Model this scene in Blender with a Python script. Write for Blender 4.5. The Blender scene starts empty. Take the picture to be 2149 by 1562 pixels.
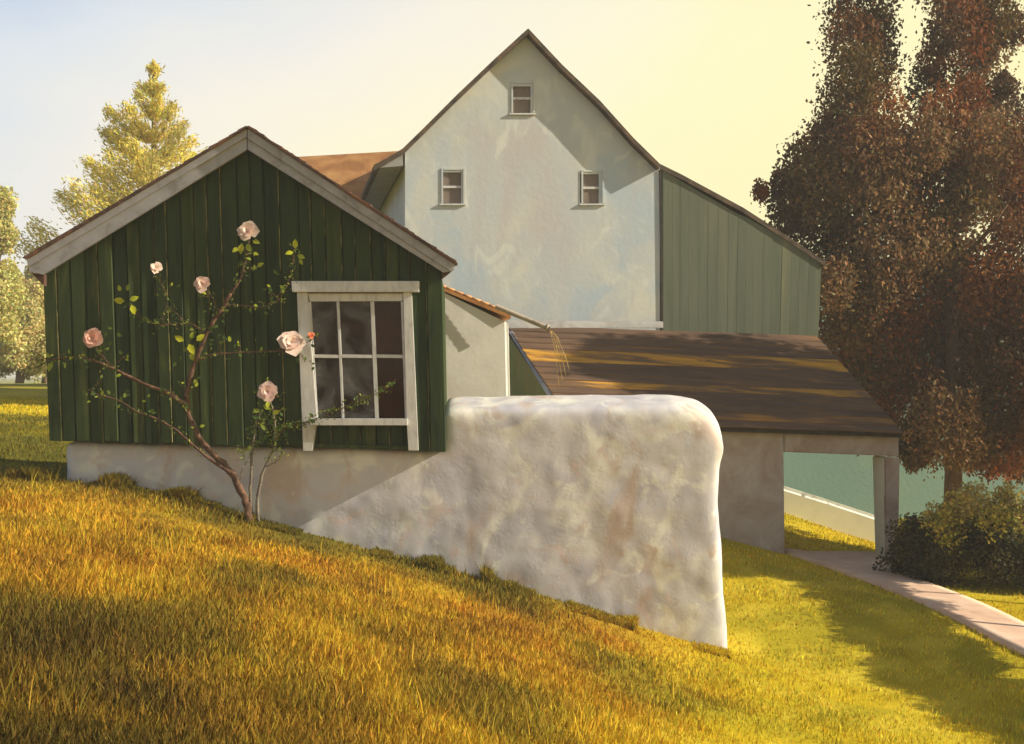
import bpy, bmesh, math, random
import numpy as np
from mathutils import Vector, Matrix
random.seed(7); rng = np.random.default_rng(7)
S = bpy.context.scene
COL = S.collection

# ------------------------------------------------------------------ camera, sky, sun, exposure
F = 2985.0; CX = 1074.5; HY = 790.0; EYE = 3.3
cam_d = bpy.data.cameras.new('camera'); cam = bpy.data.objects.new('camera', cam_d); COL.objects.link(cam)
cam.location = (0, 0, EYE); cam.rotation_euler = (math.radians(90), 0, 0)
cam_d.sensor_width = 36; cam_d.lens = 36*F/2149; cam_d.shift_y = 9/2149
cam_d.clip_start = 0.1; cam_d.clip_end = 3000
S.camera = cam
SUN = Vector((0.885, -0.10, 0.455)).normalized()
W = bpy.data.worlds.new("World"); S.world = W; W.use_nodes = True
nt = W.node_tree; nt.nodes.clear()
def wn(t, **k):
    n = nt.nodes.new(t)
    for a, v in k.items(): setattr(n, a, v)
    return n
wl = nt.links.new
out = wn('ShaderNodeOutputWorld'); bg = wn('ShaderNodeBackground'); bg.inputs[1].default_value = 0.065
sky = wn('ShaderNodeTexSky'); sky.sky_type = 'NISHITA'; sky.sun_disc = False
sky.sun_elevation = math.asin(SUN.z); sky.sun_rotation = math.atan2(SUN.x, SUN.y)
sky.dust_density = 2.0; sky.air_density = 1.0
tc = wn('ShaderNodeTexCoord'); sx = wn('ShaderNodeSeparateXYZ'); wl(tc.outputs['Generated'], sx.inputs[0])
def wm(op, a, b, clamp=False):
    n = wn('ShaderNodeMath', operation=op, use_clamp=clamp)
    for i, v in enumerate((a, b)):
        if isinstance(v, (int, float)): n.inputs[i].default_value = v
        else: wl(v, n.inputs[i])
    return n.outputs[0]
noi = wn('ShaderNodeTexNoise'); noi.inputs['Scale'].default_value = 3.0; noi.inputs['Detail'].default_value = 5
mpg = wn('ShaderNodeMapping'); mpg.inputs['Scale'].default_value = (1, 1, 2.2); wl(tc.outputs['Generated'], mpg.inputs[0]); wl(mpg.outputs[0], noi.inputs['Vector'])
b = wm('SUBTRACT', sx.outputs[2], wm('MULTIPLY', sx.outputs[0], 0.62))
b = wm('ADD', b, wm('MULTIPLY', wm('SUBTRACT', noi.outputs['Fac'], 0.5), 0.22))
b = wm('SUBTRACT', b, -0.02)
ramp = wn('ShaderNodeValToRGB'); wl(b, ramp.inputs[0])
SKYC = [(0.0, (.98, .89, .49)), (0.16, (.98, .89, .55)), (0.25, (.93, .87, .66)), (0.33, (.86, .82, .73)), (0.42, (.68, .73, .78)), (0.52, (.38, .51, .74))]
el = ramp.color_ramp.elements
while len(el) < len(SKYC): el.new(0.5)
for e, (p, c) in zip(el, SKYC): e.position = p; e.color = (*c, 1)
sc = wn('ShaderNodeVectorMath', operation='SCALE'); wl(ramp.outputs[0], sc.inputs[0]); sc.inputs['Scale'].default_value = 0.785/0.065
zen = wn('ShaderNodeMapRange'); zen.interpolation_type = 'SMOOTHSTEP'; zen.inputs[1].default_value = 0.22; zen.inputs[2].default_value = 0.62; wl(sx.outputs[2], zen.inputs[0])
mx = wn('ShaderNodeMix', data_type='RGBA'); wl(zen.outputs[0], mx.inputs[0]); wl(sc.outputs[0], mx.inputs[6]); wl(sky.outputs[0], mx.inputs[7])
wl(mx.outputs[2], bg.inputs[0]); wl(bg.outputs[0], out.inputs[0])
sd = bpy.data.lights.new('sun', 'SUN'); sd.energy = 5.0; sd.angle = math.radians(0.5); sd.color = (1.0, .90, .70)
so = bpy.data.objects.new('sun', sd); COL.objects.link(so); so.rotation_euler = SUN.to_track_quat('Z', 'Y').to_euler(); so.location = (30, -5, 20)
S.view_settings.view_transform = 'Standard'; S.view_settings.look = 'None'
S.view_settings.exposure = 0.5; S.view_settings.gamma = 1; S.view_settings.use_curve_mapping = False

# ------------------------------------------------------------------ helpers
def P(px, py, d): return Vector(((px-CX)/F*d, d, EYE+(HY-py)/F*d))
def onplane(px, py, p0, n):
    r = Vector(((px-CX)/F, 1, (HY-py)/F)); o = Vector((0, 0, EYE))
    return o + r*((p0-o).dot(n)/r.dot(n))
def link(name, me, parent=None, mat=None):
    o = bpy.data.objects.new(name, me); COL.objects.link(o)
    if parent: o.parent = parent; o.matrix_parent_inverse = Matrix.Translation(-Vector(parent.location))
    if mat is not None and me is not None:
        me.materials.clear(); me.materials.append(mat)
    return o
def mesh(name, vs, fs, mat=None, parent=None, smooth=False):
    me = bpy.data.meshes.new(name); me.from_pydata([tuple(v) for v in vs], [], fs); me.update()
    bm = bmesh.new(); bm.from_mesh(me); bmesh.ops.recalc_face_normals(bm, faces=bm.faces); bm.to_mesh(me); bm.free()
    if smooth: me.polygons.foreach_set('use_smooth', [True]*len(me.polygons))
    return link(name, me, parent, mat)
def thing(name, loc, label, cat, group=None):
    o = bpy.data.objects.new(name, None); COL.objects.link(o); o.location = loc; o.empty_display_size = .3
    return tag(o, label, cat, group)
def tag(o, label, cat, group=None):
    o['label'] = label; o['category'] = cat
    if group: o['group'] = group
    return o
def prism(name, pts, off, mat, parent=None, bevel=0, seg=2):
    n = len(pts); off = Vector(off)
    vs = [Vector(p) for p in pts] + [Vector(p)+off for p in pts]
    fs = [list(range(n)), list(range(2*n-1, n-1, -1))] + [[i, (i+1) % n, n+(i+1) % n, n+i] for i in range(n)]
    o = mesh(name, vs, fs, mat, parent)
    if bevel:
        bm = bmesh.new(); bm.from_mesh(o.data)
        bmesh.ops.bevel(bm, geom=list(bm.edges), offset=bevel, segments=seg, affect='EDGES', clamp_overlap=True)
        bm.to_mesh(o.data); bm.free()
    return o
def tube_geo(pts, rad, n=8):
    pts = [Vector(p) for p in pts]; vs = []; fs = []
    for i, p in enumerate(pts):
        t = (pts[min(i+1, len(pts)-1)]-pts[max(i-1, 0)]).normalized()
        a = t.cross(Vector((0, 1, 0)));
        if a.length < .1: a = t.cross(Vector((1, 0, 0)))
        a.normalize(); c = t.cross(a).normalized()
        for k in range(n):
            g = 2*math.pi*k/n
            vs.append(p+(a*math.cos(g)+c*math.sin(g))*rad[i])
    for i in range(len(pts)-1):
        for k in range(n):
            fs.append([i*n+k, i*n+(k+1) % n, (i+1)*n+(k+1) % n, (i+1)*n+k])
    fs.append(list(range(n-1, -1, -1))); fs.append([(len(pts)-1)*n+k for k in range(n)])
    return vs, fs
def smoothpath(pts, sub=4):
    pts = [Vector(p) for p in pts]; o = []
    for i in range(len(pts)-1):
        p0 = pts[max(i-1, 0)]; p1 = pts[i]; p2 = pts[i+1]; p3 = pts[min(i+2, len(pts)-1)]
        for k in range(sub):
            t = k/sub
            o.append(.5*((2*p1)+(p2-p0)*t+(2*p0-5*p1+4*p2-p3)*t*t+(3*p1-p0-3*p2+p3)*t**3))
    o.append(pts[-1]); return o
def merge(geos):
    V = []; Fc = []
    for v, f in geos:
        b0 = len(V); V += list(v); Fc += [[i+b0 for i in q] for q in f]
    return V, Fc

# ------------------------------------------------------------------ materials
def srgb(r, g, b):
    f = lambda c: (c/255/12.92 if c/255 < .04045 else ((c/255+.055)/1.055)**2.4)
    return (f(r), f(g), f(b))
def mat_noise(name, cols, scale=3, stretch=(1, 1, 1), bump=0, bscale=None, rough=.9, detail=6, spec=.2, objrand=0, dist=.01, distort=.6):
    m = bpy.data.materials.new(name); m.use_nodes = True; t = m.node_tree; N = t.nodes; L = t.links.new
    bs = N['Principled BSDF']; bs.inputs['Roughness'].default_value = rough; bs.inputs['Specular IOR Level'].default_value = spec
    g = N.new('ShaderNodeNewGeometry'); mp = N.new('ShaderNodeMapping'); mp.inputs['Scale'].default_value = stretch
    L(g.outputs['Position'], mp.inputs[0])
    if objrand:
        oi = N.new('ShaderNodeObjectInfo'); mu = N.new('ShaderNodeMath'); mu.operation = 'MULTIPLY'; mu.inputs[1].default_value = 37
        L(oi.outputs['Random'], mu.inputs[0]); cb = N.new('ShaderNodeCombineXYZ')
        for i in range(3): L(mu.outputs[0], cb.inputs[i])
        L(cb.outputs[0], mp.inputs['Location'])
    no = N.new('ShaderNodeTexNoise'); no.inputs['Scale'].default_value = scale; no.inputs['Detail'].default_value = detail; no.inputs['Roughness'].default_value = .6; no.inputs['Distortion'].default_value = distort
    L(mp.outputs[0], no.inputs['Vector'])
    r = N.new('ShaderNodeValToRGB'); e = r.color_ramp.elements
    while len(e) < len(cols): e.new(.5)
    for q, (p, c) in zip(e, cols): q.position = p; q.color = (*c, 1)
    fac = no.outputs['Fac']
    if objrand:
        ad = N.new('ShaderNodeMath'); ad.operation = 'MULTIPLY_ADD'; ad.inputs[1].default_value = objrand; L(oi.outputs['Random'], ad.inputs[0])
        sb = N.new('ShaderNodeMath'); sb.operation = 'SUBTRACT'; sb.inputs[1].default_value = objrand/2; L(fac, sb.inputs[0]); L(sb.outputs[0], ad.inputs[2]); fac = ad.outputs[0]
    L(fac, r.inputs[0]); L(r.outputs[0], bs.inputs['Base Color'])
    if bump:
        n2 = N.new('ShaderNodeTexNoise'); n2.inputs['Scale'].default_value = bscale or scale*6; n2.inputs['Detail'].default_value = 8
        L(mp.outputs[0], n2.inputs['Vector'])
        bp = N.new('ShaderNodeBump'); bp.inputs['Strength'].default_value = bump; bp.inputs['Distance'].default_value = dist
        L(n2.outputs['Fac'], bp.inputs['Height']); L(bp.outputs[0], bs.inputs['Normal'])
    return m
def mat_leaf(name, trans=.3, rough=.7, spec=0.15):
    m = bpy.data.materials.new(name); m.use_nodes = True; t = m.node_tree; N = t.nodes; L = t.links.new
    bs = N['Principled BSDF']; bs.inputs['Roughness'].default_value = rough; bs.inputs['Specular IOR Level'].default_value = spec
    at = N.new('ShaderNodeAttribute'); at.attribute_name = 'Col'; L(at.outputs['Color'], bs.inputs['Base Color'])
    tr = N.new('ShaderNodeBsdfTranslucent'); L(at.outputs['Color'], tr.inputs[0])
    mxs = N.new('ShaderNodeMixShader'); mxs.inputs[0].default_value = trans
    L(bs.outputs[0], mxs.inputs[1]); L(tr.outputs[0], mxs.inputs[2]); L(mxs.outputs[0], N['Material Output'].inputs[0])
    return m
M = {}
def mat_plaster(name, base, layers, bump=.3, stones=0, bs_=14, dist=.012):
    m = bpy.data.materials.new(name); m.use_nodes = True; t = m.node_tree; N = t.nodes; L = t.links.new
    bs = N['Principled BSDF']; bs.inputs['Roughness'].default_value = .92; bs.inputs['Specular IOR Level'].default_value = .15
    g = N.new('ShaderNodeNewGeometry'); prev = None
    for k, (col, sc_, str_, lo, hi, amt, det) in enumerate(layers):
        mp = N.new('ShaderNodeMapping'); mp.inputs['Scale'].default_value = str_; mp.inputs['Location'].default_value = (k*7.3, k*3.1, k*5.7); L(g.outputs['Position'], mp.inputs[0])
        no = N.new('ShaderNodeTexNoise'); no.inputs['Scale'].default_value = sc_; no.inputs['Detail'].default_value = det; no.inputs['Distortion'].default_value = .9; L(mp.outputs[0], no.inputs['Vector'])
        mr = N.new('ShaderNodeMapRange'); mr.interpolation_type = 'SMOOTHSTEP'; mr.inputs[1].default_value = lo; mr.inputs[2].default_value = hi; mr.inputs[4].default_value = amt; L(no.outputs['Fac'], mr.inputs[0])
        mx_ = N.new('ShaderNodeMix'); mx_.data_type = 'RGBA'; L(mr.outputs[0], mx_.inputs[0]); mx_.inputs[7].default_value = (*col, 1)
        if prev is None: mx_.inputs[6].default_value = (*base, 1)
        else: L(prev, mx_.inputs[6])
        prev = mx_.outputs[2]
    L(prev, bs.inputs['Base Color'])
    n2 = N.new('ShaderNodeTexNoise'); n2.inputs['Scale'].default_value = bs_; n2.inputs['Detail'].default_value = 9; n2.inputs['Roughness'].default_value = .62; L(g.outputs['Position'], n2.inputs['Vector'])
    bp = N.new('ShaderNodeBump'); bp.inputs['Strength'].default_value = bump; bp.inputs['Distance'].default_value = dist; L(n2.outputs['Fac'], bp.inputs['Height'])
    if stones:
        vo = N.new('ShaderNodeTexVoronoi'); vo.feature = 'SMOOTH_F1'; vo.inputs['Scale'].default_value = 3.4; vo.inputs['Smoothness'].default_value = .7
        ad = N.new('ShaderNodeVectorMath'); ad.operation = 'MULTIPLY_ADD'; ad.inputs[1].default_value = (.25, .25, .25); L(n2.outputs['Color'], ad.inputs[0]); L(g.outputs['Position'], ad.inputs[2]); L(ad.outputs[0], vo.inputs['Vector'])
        b2 = N.new('ShaderNodeBump'); b2.invert = True; b2.inputs['Strength'].default_value = stones; b2.inputs['Distance'].default_value = .05; L(vo.outputs['Distance'], b2.inputs['Height']); L(b2.outputs[0], bp.inputs['Normal'])
    L(bp.outputs[0], bs.inputs['Normal']); return m
M['lime'] = mat_plaster('limewashed_stone', (.60, .575, .595), [((.76, .74, .67), 1.5, (1, 1, 1), .46, .64, .9, 3), ((.49, .47, .53), 1.3, (1, 1, 1), .50, .66, .8, 3), ((.52, .385, .31), 1.8, (1.2, 1, .6), .54, .70, .75, 4), ((.64, .48, .43), 2.6, (1, 1, 1), .56, .72, .6, 4), ((.80, .78, .70), 3.2, (1, 1, 1), .56, .7, .7, 4), ((.42, .36, .31), 9, (1, 1, 1), .66, .76, .5, 5)], .30, .07, 20, .008)
M['barnwall'] = mat_plaster('barn_limewash', (.505, .53, .54), [((.65, .63, .55), .55, (1, 1, 1), .46, .68, .75, 3), ((.42, .50, .58), .75, (1, 1, .8), .48, .66, .8, 3), ((.50, .455, .46), .6, (1, 1, .4), .52, .70, .65, 4), ((.68, .69, .64), 2.2, (1, 1, .6), .54, .7, .55, 5), ((.42, .42, .42), 4, (1.5, 1.5, .25), .62, .76, .4, 5)], .3, 0, 9, .014)
M['whitewall'] = mat_noise('white_render', [(.3, (.58, .54, .51)), (.5, (.64, .62, .58)), (.7, (.70, .68, .62))], 1.2, bump=.3, bscale=12, dist=.01)
M['mauve'] = mat_noise('mauve_rubble', [(.3, (.32, .225, .20)), (.45, (.39, .305, .285)), (.6, (.45, .39, .385)), (.72, (.54, .49, .48))], 1.3, bump=.5, bscale=7, dist=.03, distort=1.0)
M['board'] = mat_noise('dark_green_boards', [(.25, (.011, .022, .009)), (.45, (.024, .042, .012)), (.6, (.036, .054, .015)), (.78, (.085, .10, .022))], 3.0, (3, 3, .35), bump=.5, bscale=14, rough=.7, objrand=.28, dist=.006)
M['trim'] = mat_noise('weathered_white_trim', [(.3, (.24, .225, .23)), (.42, (.33, .325, .35)), (.6, (.385, .38, .41)), (.75, (.44, .43, .43))], 5, (1, 1, 1), bump=.3, bscale=30, rough=.7, dist=.005)
M['windowwhite'] = mat_noise('old_white_paint', [(.3, (.44, .42, .42)), (.45, (.56, .55, .55)), (.7, (.66, .65, .62))], 7, (2, 2, .7), bump=.25, bscale=30, rough=.6, dist=.004)
M['graygreen'] = mat_noise('gray_green_boards', [(.25, (.095, .11, .08)), (.5, (.125, .14, .10)), (.68, (.155, .165, .11)), (.82, (.23, .23, .125))], 1.3, (2.5, 2.5, .22), bump=.3, bscale=9, rough=.85, objrand=.09)
M['roofbrown'] = mat_noise('brown_roof', [(.25, (.075, .044, .030)), (.5, (.125, .074, .048)), (.63, (.17, .095, .05)), (.75, (.46, .21, .03))], 1.0, (.35, 2.2, 2.2), bump=.5, bscale=10, rough=.8, objrand=.1)
M['roofgold'] = mat_noise('sun_streaked_roof', [(.36, (.12, .07, .045)), (.48, (.20, .11, .05)), (.56, (.50, .25, .035)), (.7, (.62, .34, .05))], 1.0, (.42, 3, 3), bump=.5, bscale=10, rough=.8)  # gold sun streaks painted into the colour of a few roof courses
M['rooftile'] = mat_noise('terracotta_roof', [(.3, (.32, .14, .05)), (.5, (.48, .22, .08)), (.7, (.60, .32, .12))], 2.0, (1, 1, 1), bump=.5, bscale=14, rough=.85)
M['roofdark'] = mat_noise('dark_shingle', [(.3, (.05, .035, .03)), (.5, (.10, .075, .055)), (.75, (.20, .12, .07))], 4, bump=.6, bscale=18, rough=.9)
M['shinglered'] = mat_noise('red_brown_shingle', [(.3, (.07, .045, .04)), (.5, (.14, .085, .07)), (.75, (.30, .14, .08))], 4, bump=.6, bscale=18, rough=.9)
M['litedge'] = mat_noise('sunlit_board_edge', [(.38, (.03, .04, .016)), (.5, (.16, .15, .05)), (.62, (.34, .28, .11))], 2.2, (1, 1, 1.4), rough=.8)  # sunlight on the right board edges, put into a lighter colour
M['mossgable'] = mat_noise('moss_green_gable', [(.3, (.17, .18, .05)), (.5, (.25, .25, .07)), (.64, (.32, .27, .08)), (.76, (.5, .24, .05))], 1.4, (1.5, 1.5, .5), bump=.3, rough=.85)
M['flash'] = mat_noise('gray_flashing', [(.3, (.22, .21, .2)), (.6, (.34, .33, .32))], 4, bump=.2, rough=.7)
M['hill'] = mat_noise('hazy_hill_meadow', [(.3, (.12, .195, .145)), (.5, (.14, .215, .155)), (.7, (.18, .245, .15))], .12, (1, .5, 1), bump=.25, bscale=9, dist=.05, rough=1)
M['jamb'] = mat_noise('white_jamb', [(.3, (.76, .76, .70)), (.7, (.84, .84, .78))], 3, bump=.2)
M['dark'] = mat_noise('dark_wood', [(.3, (.03, .025, .02)), (.7, (.07, .055, .045))], 4, bump=.2)
M['redwood'] = mat_noise('red_brown_wood', [(.3, (.06, .03, .025)), (.7, (.12, .06, .045))], 4, bump=.2)
M['path'] = mat_noise('pink_concrete', [(.3, (.64, .41, .29)), (.5, (.74, .51, .37)), (.7, (.79, .60, .46))], 2.0, bump=.3, bscale=25, rough=.9, dist=.008)
M['pipe'] = mat_noise('weathered_pipe', [(.3, (.25, .2, .16)), (.6, (.45, .38, .3))], 9, bump=.2, rough=.6)
M['verge'] = mat_noise('orange_verge_tile', [(.3, (.40, .17, .07)), (.5, (.62, .30, .13)), (.7, (.75, .42, .2))], 9, bump=.3, rough=.7)
M['stem'] = mat_noise('rose_stem', [(.3, (.055, .030, .022)), (.5, (.12, .065, .042)), (.66, (.22, .12, .075)), (.8, (.18, .19, .05))], 12, bump=.6, bscale=45, rough=.8)
M['stemgray'] = mat_noise('gray_stem', [(.3, (.13, .11, .09)), (.6, (.25, .21, .17)), (.8, (.22, .22, .1))], 12, bump=.5, bscale=45, rough=.8)
M['bark'] = mat_noise('tree_bark', [(.3, (.08, .055, .04)), (.6, (.2, .13, .08))], 4, (2, 2, .4), bump=.8, bscale=10, rough=.9, dist=.04)
M['interior_sheet'] = mat_noise('brown_interior', [(.3, (.07, .022, .014)), (.55, (.14, .042, .024)), (.75, (.28, .08, .035))], 3, (1, 1, .6), rough=1)
M['leaf'] = mat_leaf('foliage', .3); M['grass'] = mat_leaf('grass_blades', .25, .8, .1)
M['petal'] = mat_leaf('rose_petal', .35, .6, .2)
M['ground'] = mat_leaf('soil_and_turf', 0.0, .95, .05)
def glassmat(name, film, tint, lo, hi, base=0.0):
    m = bpy.data.materials.new(name); m.use_nodes = True; t = m.node_tree; N = t.nodes; L = t.links.new
    N.remove(N['Principled BSDF'])
    g = N.new('ShaderNodeNewGeometry'); no = N.new('ShaderNodeTexNoise'); no.inputs['Scale'].default_value = 2.6; no.inputs['Detail'].default_value = 7; no.inputs['Distortion'].default_value = 1.2
    L(g.outputs['Position'], no.inputs['Vector'])
    mr = N.new('ShaderNodeMapRange'); mr.inputs[1].default_value = lo; mr.inputs[2].default_value = hi; mr.inputs[3].default_value = base; mr.inputs[4].default_value = .75
    L(no.outputs['Fac'], mr.inputs[0])
    tr = N.new('ShaderNodeBsdfTransparent'); tr.inputs[0].default_value = (*tint, 1)
    gl = N.new('ShaderNodeBsdfGlossy'); gl.inputs['Roughness'].default_value = .08
    fr = N.new('ShaderNodeFresnel'); fr.inputs[0].default_value = 1.28
    di = N.new('ShaderNodeBsdfDiffuse'); di.inputs[0].default_value = (*film, 1)
    m1 = N.new('ShaderNodeMixShader'); L(fr.outputs[0], m1.inputs[0]); L(tr.outputs[0], m1.inputs[1]); L(gl.outputs[0], m1.inputs[2])
    m2 = N.new('ShaderNodeMixShader'); L(mr.outputs[0], m2.inputs[0]); L(m1.outputs[0], m2.inputs[1]); L(di.outputs[0], m2.inputs[2])
    L(m2.outputs[0], N['Material Output'].inputs[0]); return m
M['glass'] = glassmat('sky_reflection_glass', (.19, .18, .18), (.70, .60, .54), .38, .70)  # gray mottling stands for sky reflected in the left and middle panes
M['glassclear'] = glassmat('clear_old_glass', (.16, .11, .10), (.80, .66, .6), .66, 1.1)
M['barnglass'] = glassmat('barn_dusty_glass', (.27, .215, .19), (.6, .5, .45), .2, .5, .45)

# ------------------------------------------------------------------ terrain
ctrl = []   # (x, d, z)
def cp(px, py, d): p = P(px, py, d); ctrl.append((p.x, p.y, p.z))
for a in [(-300, 985, 16.8), (130, 1012, 16.8), (300, 1034, 16.8), (420, 1058, 16.8), (520, 1090, 16.8), (640, 1120, 16.8), (760, 1150, 16.8), (1000, 1210, 16.8), (1250, 1285, 16.8), (1520, 1368, 16.8),
          (1510, 1132, 23.6), (1645, 1165, 24.2), (1860, 1198, 24.4), (2000, 1205, 24), (2149, 1340, 18.4), (2149, 1562, 13.6), (1400, 1562, 11.2), (1800, 1562, 12.4), (1074, 1562, 8.9), (500, 1562, 6.9), (0, 1562, 5.9),
          (0, 1250, 9.5), (400, 1300, 9.6), (800, 1380, 10.3), (1200, 1450, 11.6), (1450, 1480, 13.0), (0, 1000, 18.5), (50, 870, 26), (50, 822, 38), (20, 800, 60),
          (1740, 1152, 26.5), (1650, 1078, 30.5), (1835, 1141, 30.3), (1350, 1245, 20.0), (1600, 1262, 19.5), (1900, 1300, 18.9), (2149, 1240, 22)]: cp(*a)
for a in [(0, 0, EYE-1.65), (-3, 1, EYE-1.6), (4, 2, EYE-2.4), (9, 8, EYE-3.5), (12, 14, EYE-3.45), (13, 22, EYE-3.4), (14, 30, EYE-3.6), (8, 34, EYE-3.7), (-14, 20, EYE-.9), (-14, 8, EYE-1.3), (-14, -4, EYE-1.6), (14, -4, EYE-3.8),
          (-20, 36, EYE-.5), (0, 34, EYE-2.0), (-3, 26, EYE-1.2), (0, 20, EYE-2.2), (16, 42, EYE-4.2), (2, 44, EYE-2.4), (-6, 46, EYE-.8)]: ctrl.append(a)
C = np.array(ctrl); _n = len(C)
def _k(r2): return np.where(r2 > 1e-9, r2*np.log(np.maximum(r2, 1e-9)), 0)*.5
D2 = ((C[:, None, :2]-C[None, :, :2])**2).sum(-1)
A_ = np.zeros((_n+3, _n+3)); A_[:_n, :_n] = _k(D2)+np.eye(_n)*.08; A_[:_n, _n] = 1; A_[:_n, _n+1:] = C[:, :2]; A_[_n, :_n] = 1; A_[_n+1:, :_n] = C[:, :2].T
sol = np.linalg.solve(A_, np.concatenate([C[:, 2], [0, 0, 0]]))
def ground(x, y):
    x = np.asarray(x, float); y = np.asarray(y, float); sh = x.shape; x = x.ravel(); y = y.ravel()
    xc = np.clip(x, -18, 16); yc = np.clip(y, -5, 48)
    z = sol[_n]+sol[_n+1]*xc+sol[_n+2]*yc
    for i in range(_n): z += sol[i]*_k((xc-C[i, 0])**2+(yc-C[i, 1])**2)
    z = np.clip(z, EYE-5, EYE-.25)
    dd = np.hypot(x-xc, y-yc); w = np.clip(dd/60, 0, 1); w = w*w*(3-2*w)
    far = EYE-1.2-2.5*np.clip((x+10)/60, 0, 1)
    return (z*(1-w)+far*w).reshape(sh)
def gz(x, y): return float(ground(np.array([x]), np.array([y]))[0])
_tab = rng.random((256, 256))
def vnoise(x, y):
    xi = np.floor(x).astype(int); yi = np.floor(y).astype(int); fx = x-xi; fy = y-yi; fx = fx*fx*(3-2*fx); fy = fy*fy*(3-2*fy)
    t = lambda i, j: _tab[i % 256, j % 256]
    return (t(xi, yi)*(1-fx)+t(xi+1, yi)*fx)*(1-fy)+(t(xi, yi+1)*(1-fx)+t(xi+1, yi+1)*fx)*fy
def fbm(x, y, o=4): return sum(vnoise(x*2**i+17*i, y*2**i+5*i)/2**i for i in range(o))/sum(1/2**i for i in range(o))
def meadow(x, y):     # 1 = dry ochre meadow on the hill, 0 = mown lawn
    px = CX+x/np.maximum(y, .5)*F
    edge = np.where(y < 16.8, 1.0*x + .02*(y-8) - (0.75+(y-9)*.18), 5)
    h = np.clip(.5-edge/1.6+(fbm(x*1.1, y*1.1)-.5)*.9, 0, 1)
    return h*(y < 17.6)*(x < 4)
def turf_col(x, y):
    h = meadow(x, y)
    n1 = fbm(x*.9+3, y*.7); n2 = fbm(x*3.1+11, y*2.3+7); n3 = fbm(x*.33+40, y*.33+20, 3)
    och = np.array([.46, .275, .022]); org = np.array([.49, .25, .020]); olv = np.array([.17, .125, .018]); yel = np.array([.55, .36, .025]); brn = np.array([.16, .075, .014])
    def sm(a, lo, hi): t = np.clip((a-lo)/(hi-lo), 0, 1); return (t*t*(3-2*t))[..., None]
    c = och+(yel-och)*sm(n2, .5, .68)
    c = c+(org-c)*sm(n1, .52, .66)*.8
    c = c+(olv-c)*sm(1-n1, .54, .68)*.75
    c = c+(brn-c)*sm(1-n2, .58, .72)*.6
    g1 = np.array([.62, .46, .016]); g2 = np.array([.47, .38, .02]); g3 = np.array([.70, .54, .04])
    l = g2+(g1-g2)*sm(n1, .35, .55); l = l+(g3-l)*sm(n2, .52, .66)
    far = np.clip((y-30)/25, 0, 1)[..., None]
    l = l*(1-far)+np.array([.33, .33, .07])*far
    # shade at the wall foot and beside the shed, put into the turf colour
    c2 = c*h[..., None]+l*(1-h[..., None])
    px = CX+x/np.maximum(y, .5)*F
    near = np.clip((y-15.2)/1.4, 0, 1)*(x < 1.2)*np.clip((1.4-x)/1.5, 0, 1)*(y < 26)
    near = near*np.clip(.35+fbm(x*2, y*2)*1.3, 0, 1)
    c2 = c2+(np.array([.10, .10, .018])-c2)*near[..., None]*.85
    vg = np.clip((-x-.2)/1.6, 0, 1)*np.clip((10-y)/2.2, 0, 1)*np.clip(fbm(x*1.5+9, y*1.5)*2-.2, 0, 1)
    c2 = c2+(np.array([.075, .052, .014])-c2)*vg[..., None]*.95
    return c2
def axis(lo, hi, step, far, far_lo):
    a = list(np.arange(lo, hi+1e-6, step)); s = step; v = hi
    while v < far: s *= 1.35; v += s; a.append(v)
    s = step; v = lo
    while v > far_lo: s *= 1.35; v -= s; a.insert(0, v)
    return np.array(a)
ax = axis(-9, 10, .2, 900, -900); ay = axis(2, 33, .25, 1400, -300)
X, Y = np.meshgrid(ax, ay); Z = ground(X, Y)+(fbm(X*1.3, Y*1.3)-.5)*.05
nx = len(ax); ny = len(ay)
def np_mesh(name, V, Q, col, mat, parent=None, smooth=False):
    me = bpy.data.meshes.new(name); k = Q.shape[1]
    me.vertices.add(len(V)); me.vertices.foreach_set('co', V.astype(np.float32).ravel())
    me.loops.add(Q.size); me.loops.foreach_set('vertex_index', Q.astype(np.int32).ravel())
    me.polygons.add(len(Q)); me.polygons.foreach_set('loop_start', np.arange(0, Q.size, k, dtype=np.int32))
    me.update(calc_edges=True); me.validate()
    if smooth: me.polygons.foreach_set('use_smooth', np.ones(len(Q), bool))
    if col is not None:
        a = me.color_attributes.new('Col', 'FLOAT_COLOR', 'POINT')
        a.data.foreach_set('color', np.concatenate([col, np.ones((len(col), 1))], 1).astype(np.float32).ravel())
    return link(name, me, parent, mat)
idx = np.arange(nx*ny).reshape(ny, nx)
Q = np.stack([idx[:-1, :-1], idx[:-1, 1:], idx[1:, 1:], idx[1:, :-1]], -1).reshape(-1, 4)
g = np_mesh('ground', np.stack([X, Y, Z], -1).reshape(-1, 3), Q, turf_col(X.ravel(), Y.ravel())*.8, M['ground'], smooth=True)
g['kind'] = 'structure'

# far wooded hill (teal) behind the tree on the right
hx = np.linspace(4, 190, 150); hy = np.linspace(36, 120, 60); HX, HYY = np.meshgrid(hx, hy)
t = (HYY-36)/60; prof = np.sin(np.clip(t*1.5, 0, 1)*math.pi/2)
HZ = EYE-5.2+prof*10+(fbm(HX*.12, HYY*.12, 2)-.5)*2.2*np.clip(t*4, 0, 1)
hc = np.array([.08, .15, .11])[None]+(fbm(HX.ravel()*.3, HYY.ravel()*.3)[:, None]-.5)*np.array([[.03, .06, .03]])
hi = np.arange(HX.size).reshape(HX.shape); HQ = np.stack([hi[:-1, :-1], hi[:-1, 1:], hi[1:, 1:], hi[1:, :-1]], -1).reshape(-1, 4)
hl = np_mesh('hills', np.stack([HX, HYY, HZ], -1).reshape(-1, 3), HQ, None, M['hill'], smooth=True); hl['kind'] = 'structure'

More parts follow.
